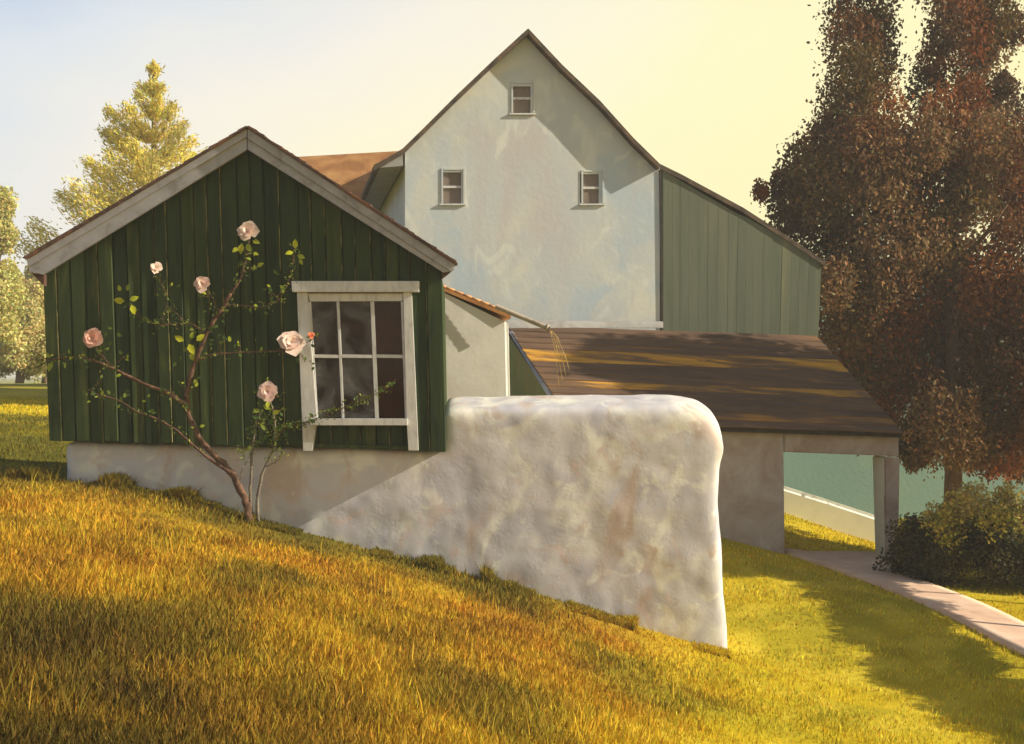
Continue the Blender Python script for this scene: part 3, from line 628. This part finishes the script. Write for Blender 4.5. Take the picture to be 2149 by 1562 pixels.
trunk('stem', [(bx_, by_, gz(bx_, by_)-.2), (bx_+.05, by_, gz(bx_, by_)+.4), (bx_, by_, gz(bx_, by_)+.9)], [.07, .05, .02], bush, None,
      [([(bx_, by_, gz(bx_, by_)+.1), (bx_+dx*.5, by_+dy*.5, gz(bx_, by_)+.5), (bx_+dx, by_+dy, gz(bx_, by_)+.8)], (.03, .01)) for dx, dy in ((-.9, .2), (.9, -.2), (.3, .6), (-.4, -.6))])

# golden conifer behind the shed
def conifer(px, py_top, d, hw, label, cols, base_py=820, tiers=15, seedv=1, group=None):
    rs = random.Random(seedv)
    top = P(px, py_top, d); zb_ = gz(top.x, d); H = top.z-zb_
    t_ = thing('conifer', (top.x, d, zb_), label, 'tree', group)
    parts = []; limbs = []
    for i in range(tiers):
        f = i/(tiers-1); zc = top.z-H*.015-H*.86*f; R = hw*(.035+.965*f**.85)
        nb = 4+int(4*f)
        for j in range(nb):
            a = 2*math.pi*(j+rs.random()*.7)/nb+i*.9; L_ = R*rs.uniform(.62, 1.2)
            dirv = np.array([math.cos(a), math.sin(a), 0.]); m = max(int(1000*L_/1.5), 110)
            s = rng.uniform(0, 1, (m, 1))**.75
            base = np.array([top.x, d, zc]); p = base+dirv*L_*s; p[:, 2:] += L_*(.16*s+.50*s**2.0)
            sp = (.05+.13*np.sin(np.clip(s, 0, 1)*math.pi*.92))*(.5+L_*.42); p = p+rng.normal(size=(m, 3))*sp*np.array([1, 1, .75])
            k = cols[rs.randrange(len(cols))]
            parts.append(leaf_quads(p, m, .145, np.array(k), .14, flat=.7, up=(dirv*.8+np.array([0, 0, .6])), aspect=.27))
            limbs.append(([tuple(base), tuple(base+dirv*L_*.5+np.array([0, 0, L_*.14])), tuple(base+dirv*L_*.95+np.array([0, 0, L_*.58]))], (.03, .01)))
    m = 160; s = rng.uniform(0, 1, (m, 1)); p = np.array([top.x, d, top.z-1.0])+np.array([0, 0, 1.15])*s+rng.normal(size=(m, 3))*(.02+.13*(1-s))*np.array([1, 1, .5])
    parts.append(leaf_quads(p, m, .17, np.array(cols[0]), .15, flat=.7, up=(0, 0, 1), aspect=.34))
    V, Q, Cc = cat(parts); np_mesh('crown', V, Q, Cc, M['leaf'], t_)
    trunk('trunk', [(top.x, d, zb_-.2), (top.x+.05, d, zb_+H*.5), (top.x, d, top.z-.1)], [.26, .16, .02], t_, None, limbs)
gold = [(.74, .62, .13), (.80, .68, .17), (.68, .58, .15), (.80, .66, .12), (.62, .54, .15)]
conifer(322, 138, 44, 3.5, 'golden-yellow conifer rising behind the green shed roof', gold, tiers=13)
# trees at the left edge, their haze put into pale leaf colours
def broadleaf(name, px, d, top_py, rpx, label, cols, size, n, seedv, trunk_r=.2, group=None):
    rs = random.Random(seedv); c = P(px, top_py, d); zb_ = gz(c.x, d); H = c.z-zb_; R = rpx/F*d
    t_ = thing(name, (c.x, d, zb_), label, 'tree', group); parts = []; limbs = []
    for i in range(34):
        a = rs.uniform(0, 6.28); f = rs.uniform(.22, .95); rr = R*math.sin(min(1, (1.02-f)*1.35+.12)*math.pi*.62)*rs.uniform(.2, .85)
        p = (c.x+math.cos(a)*rr, d+math.sin(a)*rr, zb_+H*f); rc = R*rs.uniform(.22, .38)
        parts.append(clump(p, rc, n, size, cols[rs.randrange(len(cols))], .2))
        if i % 3 == 0: limbs.append(([(c.x, d, zb_+H*.25), ((c.x+p[0])/2, (d+p[1])/2, zb_+H*(.25+f)/2+.2), p], (.06, .015)))
    V, Q, Cc = cat(parts); np_mesh('crown', V, Q, Cc, M['leaf'], t_)
    trunk('trunk', [(c.x, d, zb_-.2), (c.x+.1, d, zb_+H*.4), (c.x, d, zb_+H*.85)], [trunk_r, trunk_r*.7, .03], t_, None, limbs)
pale = [(.66, .58, .19), (.60, .55, .20), (.70, .63, .24), (.54, .50, .18)]
broadleaf('broadleaf_tree', -28, 50, 395, 110, 'pale yellow-green leafy tree cut by the left picture edge', pale, .13, 1100, 5)
pale2 = [(.64, .56, .22), (.58, .52, .22), (.70, .60, .26)]
broadleaf('broadleaf_tree', 95, 62, 560, 120, 'pale olive tree far beyond the lawn, just left of the green shed', pale2, .15, 1100, 9)
broadleaf('broadleaf_tree', -120, 58, 500, 140, 'pale leafy tree outside the left edge of the lawn', pale2, .15, 900, 10)

broadleaf('broadleaf_tree', 40, 57, 640, 95, 'low rounded pale bushy tree standing lowest beside the left shed corner', pale2, .15, 900, 12)
broadleaf('broadleaf_tree', -40, 63, 600, 120, 'pale yellowish tree behind the others at the left picture edge', pale, .15, 900, 14)
# unseen trees added beyond the right edge to throw shade on roof and lawn
def side_tree(x, y, H, R, zlo, label, cols, n, size, seedv, group=None, squash=(1, 1, 1), nm='unseen_shade_tree', box=False, per=200):
    rs = random.Random(seedv); zb_ = gz(x, y); t_ = thing(nm, (x, y, zb_), label, 'tree', group); parts = []; limbs = []
    for i in range(n):
        u = rs.uniform(-1, 1); a = rs.uniform(0, 6.28); q = math.sqrt(max(0, 1-u*u))*rs.random()**.5
        if box: p = (x+R*squash[0]*rs.uniform(-1, 1), y+R*squash[1]*rs.uniform(-1, 1), zb_+rs.uniform(zlo, H))
        else: p = (x+R*squash[0]*q*math.cos(a), y+R*squash[1]*q*math.sin(a), zb_+zlo+(H-zlo)*(u*.5+.5))
        parts.append(clump(p, size*3.2, per, size, cols[rs.randrange(len(cols))], .25))
        if i % 6 == 0: limbs.append(([(x, y, zb_+zlo*.9), ((x+p[0])/2, (y+p[1])/2, zb_+zlo+.3*(p[2]-zb_-zlo)), p], (.06, .015)))
    V, Q, Cc = cat(parts); np_mesh('crown', V, Q, Cc, M['leaf'], t_)
    trunk('trunk', [(x, y, zb_-.2), (x, y, zb_+zlo), (x+.05, y, zb_+H*.8)], [.03*H*.6, .02*H*.6, .02], t_, None, limbs)
brn = [tuple(c) for c in pal]
side_tree(14.4, 24.9, 10.2, 3.2, 1.6, 'copper-leaved tree added beyond the right edge to shade roof and wall', brn, 260, .2, 21, None, (.8, .66, 1))
for i, (xx, yy, lb) in enumerate(((10.5, 12.8, 'nearest the viewer'), (10.2, 14.6, 'second from the viewer'), (10.0, 16.5, 'third from the viewer'), (9.65, 18.5, 'fourth from the viewer'), (9.4, 20.4, 'just in front of the bush'), (11.2, 21.9, 'standing right of the bush'), (11.0, 24.3, 'farthest, by the tall shade tree'))):
    side_tree(xx, yy, 2.78 if i < 5 else 5.5, 1.25 if i < 5 else 1.5, 2.36 if i < 5 else 3.4, 'small flat-crowned tree added out of view to shade the lawn, '+lb, [(.05, .06, .02), (.08, .085, .025), (.06, .05, .02)], 120 if i < 5 else 300, .085, 30+i, 'unseen trees added in a row to shade the lawn', (.18 if i < 5 else .3, 1.0, 1), 'added_shade_tree', True, 150)

# ------------------------------------------------------------------ roses
RD = 16.32
def stemtube(path, r0, r1, name, parent, mat, d0=RD, d1=RD, n=7):
    pts = [P(a, b_, d0+(d1-d0)*i/(len(path)-1)) for i, (a, b_) in enumerate(path)]
    sp = smoothpath(pts, 4); k = len(sp)
    sp = [p+Vector((random.uniform(-1, 1), 0, random.uniform(-1, 1)))*r0*.18 for p in sp]
    r0 *= .8; r1 *= .8
    rad = [max(.0025, (r0+(r1-r0)*(i/(k-1))**.8)*random.uniform(.85, 1.15)) for i in range(k)]
    geos = [tube_geo(sp, rad, n)]
    for i in range(1, k-1):                           # thorns and spurs
        for _ in range(2):
            if random.random() < .9:
                p = sp[i]; dv = Vector((random.uniform(-1, 1), random.uniform(-.7, .1), random.uniform(-.6, 1))).normalized()*(rad[i]+random.uniform(.012, .035))
                geos.append(tube_geo([p, p+dv], [.004, .001], 4))
    v, f = merge(geos); return mesh(name, v, f, mat, parent, True), sp
rose = thing('rose_bush', P(522, 1088, 16.45), 'old thorny rose bush with pale pink blooms trained against the green shed', 'rose bush')
rose2 = thing('rose_bush', P(540, 1078, 16.5), 'smaller grey-stemmed rose with one bloom, right of the old thorny rose', 'rose bush')
allp = []; leaf_q = []
def st(path, r0, r1, par=rose, mat='stem', nm='branch', **k):
    o, sp = stemtube(path, r0, r1, nm, par, M[mat], **k); allp.append((par, sp, r0)); return o
st([(522, 1105), (520, 1075), (512, 1045), (490, 1000), (460, 965), (430, 937), (405, 890), (392, 850), (397, 800), (412, 750), (435, 700), (462, 652), (485, 615)], .062, .026, nm='trunk', d0=16.45, d1=16.3, n=9)
st([(392, 850), (350, 825), (290, 800), (240, 775), (200, 758), (165, 750), (130, 752), (98, 756)], .033, .010)
st([(98, 756), (78, 740), (66, 735)], .008, .003); st([(100, 755), (85, 768), (75, 772)], .007, .003); st([(92, 754), (80, 755), (62, 752)], .006, .003)
st([(484, 992), (440, 964), (400, 930), (372, 905), (330, 880), (290, 865), (245, 840), (205, 828), (188, 824)], .026, .007)
st([(433, 700), (405, 682), (375, 680), (340, 682), (310, 675), (285, 658), (270, 640)], .018, .006)
st([(386, 674), (368, 655), (356, 642)], .007, .004); st([(340, 682), (350, 630), (338, 592), (328, 572)], .008, .004)
st([(470, 640), (500, 641), (545, 644), (580, 634), (598, 605)], .013, .005); st([(598, 608), (612, 570), (617, 540), (620, 520)], .007, .004)
st([(418, 755), (445, 745), (490, 741), (550, 738), (600, 736)], .020, .008)
st([(485, 615), (503, 588), (512, 560), (520, 530), (522, 505)], .018, .006); st([(455, 662), (448, 630), (430, 606)], .010, .006)
st([(240, 776), (215, 748), (197, 722)], .009, .005); st([(600, 736), (628, 742), (640, 760)], .008, .004); st([(610, 735), (640, 722), (654, 711)], .006, .003)
st([(525, 1095), (525, 1050), (526, 1000), (529, 950), (536, 900), (548, 862)], .030, .010, rose2, 'stemgray', 'stem', d0=16.5, d1=16.35)
st([(543, 1095), (540, 1050), (549, 1000), (562, 970), (574, 945), (578, 910), (574, 870), (563, 832)], .027, .010, rose2, 'stemgray', 'stem', d0=16.5, d1=16.33)
st([(558, 980), (580, 968), (596, 950)], .010, .004, rose2, 'stemgray'); st([(503, 1010), (508, 985), (522, 965)], .008, .004, rose2, 'stemgray'); st([(527, 985), (512, 970), (505, 945)], .007, .003, rose2, 'stemgray')
st([(577, 925), (600, 897), (636, 890), (660, 880), (692, 868), (735, 850), (772, 834), (818, 812)], .010, .004, rose2, 'stem', d0=16.33, d1=16.28)
PET = np.array([.80, .60, .52])
def flower(px, py, rpx, par, col, seedv, n=15, d=RD-.06, open_=1.0):
    rs = random.Random(seedv); c = P(px, py, d); R = rpx*.86/F*d
    fl = link('flower', None, par); fl.location = c; fl.matrix_parent_inverse = Matrix.Translation(-par.location)
    face = Vector((rs.uniform(-.1, .5), -1, rs.uniform(.05, .5))).normalized(); rt = face.cross(Vector((0, 0, 1))).normalized(); u = rt.cross(face).normalized()
    for i in range(n):
        lay = 0 if i < n*.4 else (1 if i < n*.75 else 2)
        a = i*2.399+rs.uniform(-.3, .3); ln = R*(1.05, .78, .5)[lay]*rs.uniform(.85, 1.15); wd = ln*(.62, .66, .7)[lay]; ti = (.25, .75, 1.15)[lay]*rs.uniform(.8, 1.2)/open_
        rad = rt*math.cos(a)+u*math.sin(a); tan = face.cross(rad).normalized()
        vs = []
        for s in (0, .35, .7, 1):
            for w in (-1, 0, 1):
                wf = (.25, .80, 1, .42)[int(round(s*3))]
                lift = math.sin(min(s, 1)*ti)*ln*.9; outd = ln*(s*math.cos(ti*.6))
                curl = -.16*ln*s**3*(1 if lay < 2 else -.3)
                vs.append(c+rad*outd+face*(lift+curl+.10*ln*abs(w)*s)+rad*(.14*ln*(1-abs(w))*s*s)+tan*w*wd*wf+Vector((rs.uniform(-1, 1), rs.uniform(-1, 1), rs.uniform(-1, 1)))*ln*.05)
        fs = [[k*3+j, k*3+j+1, k*3+j+4, k*3+j+3] for k in range(3) for j in range(2)]
        o = mesh('petal', vs, fs, M['petal'], fl, True)
        cc = np.clip(np.array(col)*(1+rs.uniform(-.08, .08)), 0, .92); at = o.data.color_attributes.new('Col', 'FLOAT_COLOR', 'POINT')
        at.data.foreach_set('color', np.tile(np.append(cc, 1), 12).astype(np.float32))
    return fl
flower(520, 487, 25, rose, (.84, .66, .55), 1, 16); flower(327, 563, 14, rose, (.86, .68, .58), 2, 11); flower(425, 596, 19, rose, (.84, .62, .53), 3, 16)
flower(195, 709, 21, rose, (.82, .50, .40), 4, 16); flower(612, 720, 28, rose, (.86, .68, .60), 5, 17); flower(653, 705, 8, rose, (.80, .26, .13), 6, 8, open_=.6); flower(562, 823, 21, rose2, (.84, .62, .56), 7, 16)
YG = [(.52, .52, .03), (.42, .46, .04), (.34, .40, .04)]; DG = [(.07, .12, .025), (.11, .16, .03), (.16, .20, .035), (.06, .10, .025)]
def leaf(px, py, Lpx, ang, par, col, d=RD-.04):
    p = P(px, py, d); L_ = Lpx/F*d; a = math.radians(ang); dr = Vector((math.cos(a), random.uniform(-.4, .2), math.sin(a))).normalized(); sd_ = dr.cross(Vector((random.uniform(-.5, .5), -1, random.uniform(-.3, .6)))).normalized()
    nrm = sd_.cross(dr); W_ = L_*.30
    vs = [p, p+dr*L_*.35+sd_*W_+nrm*L_*.08, p+dr*L_*.35, p+dr*L_*.35-sd_*W_+nrm*L_*.08, p+dr*L_*.72+sd_*W_*.75+nrm*L_*.05, p+dr*L_*.72-nrm*L_*.03, p+dr*L_*.72-sd_*W_*.75+nrm*L_*.05, p+dr*L_-nrm*L_*.12]
    o = mesh('leaf', vs, [[0, 2, 1], [0, 3, 2], [1, 2, 5, 4], [2, 3, 6, 5], [4, 5, 7], [5, 6, 7]], M['leaf'], par, True)
    at = o.data.color_attributes.new('Col', 'FLOAT_COLOR', 'POINT'); at.data.foreach_set('color', np.tile(np.append(np.array(col)*random.uniform(.85, 1.15), 1), 8).astype(np.float32))
for (a, b_, l, g_) in [(386, 716, 22, 150), (402, 712, 16, 80), (412, 716, 22, 40), (396, 722, 26, -60), (402, 740, 18, -80), (268, 612, 18, 85), (262, 632, 24, 175), (272, 630, 20, 20), (276, 640, 22, -70), (252, 612, 14, 100), (508, 512, 22, -100), (518, 512, 20, -60), (530, 505, 18, -20), (500, 520, 16, -140), (620, 522, 20, 90), (616, 530, 18, 190), (624, 536, 18, -20), (628, 544, 14, -60), (110, 760, 22, -110), (105, 752, 14, 120), (540, 560, 16, 30)]:
    leaf(a, b_, l, g_, rose, random.choice(YG))
for (a, b_, l, g_) in [(546, 860, 16, 200), (552, 850, 18, -30), (572, 868, 18, 20), (543, 880, 16, 150), (580, 900, 16, 30), (540, 905, 16, 190), (576, 885, 14, 170), (562, 842, 16, -90), (550, 892, 14, -60)]:
    leaf(a, b_, l, g_, rose2, random.choice(YG[1:]+DG))
for q in range(46):
    par, sp, r0 = random.choice([a for a in allp if a[2] > .009]); k = random.randrange(len(sp)//3, len(sp)); p = sp[k]
    if p.z < P(0, 930, RD).z: continue
    px_ = CX+p.x/p.y*F; py_ = HY-(p.z-EYE)/p.y*F; a = random.uniform(-30, 210); l = random.uniform(14, 38)
    path_ = [(px_, py_), (px_+l*.5*math.cos(math.radians(a))+random.uniform(-3, 3), py_-l*.5*math.sin(math.radians(a))), (px_+l*math.cos(math.radians(a)), py_-l*math.sin(math.radians(a))-4)]
    if path_[-1][0] > 640: continue
    stemtube(path_, .006, .0028, 'twig', par, M['stem'], p.y, p.y-.02, 5)
    for _ in range(3): leaf_q.append((path_[-1][0]+random.uniform(-7, 7), path_[-1][1]+random.uniform(-6, 6), par))
cl2 = [(365, 600), (520, 540), (500, 560), (505, 575), (615, 560), (590, 570), (430, 620), (445, 655), (470, 665), (455, 685), (440, 715), (475, 720), (380, 765), (385, 745), (310, 670), (290, 675), (215, 690), (235, 700), (225, 715), (260, 840), (240, 850), (225, 830), (190, 838), (320, 870), (300, 840), (270, 830), (630, 750), (650, 762), (610, 745), (140, 760), (160, 745), (180, 765), (245, 780), (345, 822), (530, 645), (560, 650), (585, 630), (595, 612), (350, 660), (405, 690), (500, 745), (555, 745), (655, 715), (180, 720), (205, 728)]
for (a, b_) in cl2:
    for _ in range(2): leaf(a+random.uniform(-11, 11), b_+random.uniform(-8, 8), random.uniform(8, 14), random.uniform(0, 360), rose, random.choice(DG+YG[2:]))
for (a, b_, pr) in leaf_q: leaf(a, b_, random.uniform(7, 12), random.uniform(0, 360), pr, random.choice(DG+YG[1:]))
for (a, b_) in [(530, 930), (556, 925), (590, 905), (565, 880), (690, 868), (735, 850), (800, 822), (812, 812), (785, 828), (655, 884), (615, 895), (525, 900)]:
    for _ in range(2): leaf(a+random.uniform(-8, 8), b_+random.uniform(-7, 7), random.uniform(8, 15), random.uniform(0, 360), rose2, random.choice(DG))
# small young leaves and buds all along the stems
for par in (rose, rose2):
    pc = [p for (pp_, sp, r0) in allp if pp_ is par for p in sp if r0 < .04 and p.z > P(0, 960, RD).z]
    pc = np.array([tuple(p) for p in pc]); pc = pc[rng.integers(len(pc), size=800)]+rng.normal(size=(800, 3))*np.array([.035, .02, .035])-np.array([0, .02, 0])
    V, Q, Cc = leaf_quads(pc, len(pc), .035, np.array([.19, .22, .04]), .4, aspect=.5)
    o = np_mesh('young_leaves', V, Q, Cc, M['leaf'], par); o['kind'] = 'stuff'

# ------------------------------------------------------------------ grass
def grass(name, n, ylo, yhi, sel, hgt, wid, k=1.0, power=1.6):
    y = ylo+(yhi-ylo)*rng.random(n)**power; x = (rng.random(n)*2-1)*(.44*y+1.6)
    m = sel(x, y); x = x[m]; y = y[m]; n = len(x)
    z = ground(x, y)-.02; h = hgt(x, y)*rng.uniform(.5, 1.3, n); w = wid*rng.uniform(.6, 1.4, n)*(.5+y/16)
    a = rng.uniform(0, 2*math.pi, n); lx = rng.normal(size=n)*.28*h+.06*h; ly = rng.normal(size=n)*.28*h
    sx_ = np.cos(a)*w*.5; sy_ = np.sin(a)*w*.5
    V = np.stack([np.stack([x-sx_, y-sy_, z], 1), np.stack([x+sx_, y+sy_, z], 1), np.stack([x+sx_*.75+lx*.4, y+sy_*.75+ly*.4, z+h*.55], 1), np.stack([x-sx_*.75+lx*.4, y-sy_*.75+ly*.4, z+h*.55], 1), np.stack([x+lx, y+ly, z+h], 1)], 1).reshape(-1, 3)
    i5 = np.arange(n)*5; T = np.concatenate([np.stack([i5, i5+1, i5+2], 1), np.stack([i5, i5+2, i5+3], 1), np.stack([i5+3, i5+2, i5+4], 1)])
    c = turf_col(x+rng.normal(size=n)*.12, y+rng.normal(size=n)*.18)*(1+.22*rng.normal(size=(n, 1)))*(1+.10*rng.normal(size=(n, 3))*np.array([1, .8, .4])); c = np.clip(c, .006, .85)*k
    o = np_mesh(name, V, T, np.repeat(c, 5, 0), M['grass']); o['kind'] = 'stuff'; return o
pL = np.array(PL_); pR = np.array(PR_)
def offpath(x, y):
    jj = .05*rng.normal(size=len(x))
    l = np.interp(y, pL[::-1, 1], pL[::-1, 0]); r = np.interp(y, pR[::-1, 1], pR[::-1, 0])
    return ~((x > l-.01+np.abs(jj)) & (x < r+.01-np.abs(jj)) & (y < 24.91))
xe = P(1524, 0, WD).x; xw = P(128, 0, WD).x
def hillsel(x, y): return (meadow(x, y) > rng.random(len(x))*.9) & ((y < WD-.02) | (x < xw)) & (y < 17.4)
def hillh(x, y): return .06+.035*np.clip((15.5-y)/8, 0, 1)+.12*np.clip(fbm(x*1.2, y*1.2)-.42, 0, 1)
grass('meadow_grass', 340000, 5.0, 17.4, hillsel, hillh, .012)
grass('tall_meadow_stalks', 6000, 5.0, 16.6, lambda x, y: hillsel(x, y) & (fbm(x*.8+5, y*.8) > .52), lambda x, y: .20+.06*fbm(x, y), .008, 1.15)
def tuftsel(x, y): return (np.abs(y-(WD-.12)) < .16+.25*fbm(x*3, y*0+2)) & (x < xe) & (fbm(x*2.4, y*0+9) > .42) & (y < WD-.02)
grass('wall_foot_grass', 260000, 16.0, 16.8, tuftsel, lambda x, y: .07+.20*np.clip(fbm(x*2.6, y*0+4)-.42, 0, 1)*2, .012, power=1)
wallbox = lambda x, y: ~((y > WD-.02) & (y < WD+.8) & (x < xe) & (x > xw))
annbox = lambda x, y: ~((y > 23.6) & (y < 29) & (x > .9) & (x < 4.5)) & ~((y > 24.3) & (y < 25.6) & (x > 6.2) & (x < 6.8))
def lawnsel(x, y): return (meadow(x, y) < .55) & offpath(x, y) & wallbox(x, y) & annbox(x, y) & ((x > 1.0) | (y < 16.7) | (x < xw-.0))
grass('lawn_grass', 250000, 8.5, 34.0, lawnsel, lambda x, y: .045+.03*fbm(x*2, y*2)+.03*np.clip(12-y, 0, 3)/3, .010, power=1.3)

# ------------------------------------------------------------------ haze
hz = bpy.data.materials.new('haze'); hz.use_nodes = True; N = hz.node_tree.nodes; N.remove(N['Principled BSDF'])
pv = N.new('ShaderNodeVolumePrincipled'); pv.inputs['Color'].default_value = (.95, .93, .86, 1); pv.inputs['Density'].default_value = .0016
hz.node_tree.links.new(pv.outputs[0], N['Material Output'].inputs['Volume'])
def box(a, b_): return [(x, y, z) for z in (a[2], b_[2]) for x, y in ((a[0], a[1]), (b_[0], a[1]), (b_[0], b_[1]), (a[0], b_[1]))]
o = mesh('haze', box((-1100, -500, -9), (1100, 1900, 14.5)), [[3, 2, 1, 0], [4, 5, 6, 7], [0, 1, 5, 4], [1, 2, 6, 5], [2, 3, 7, 6], [3, 0, 4, 7]], hz); o['kind'] = 'stuff'
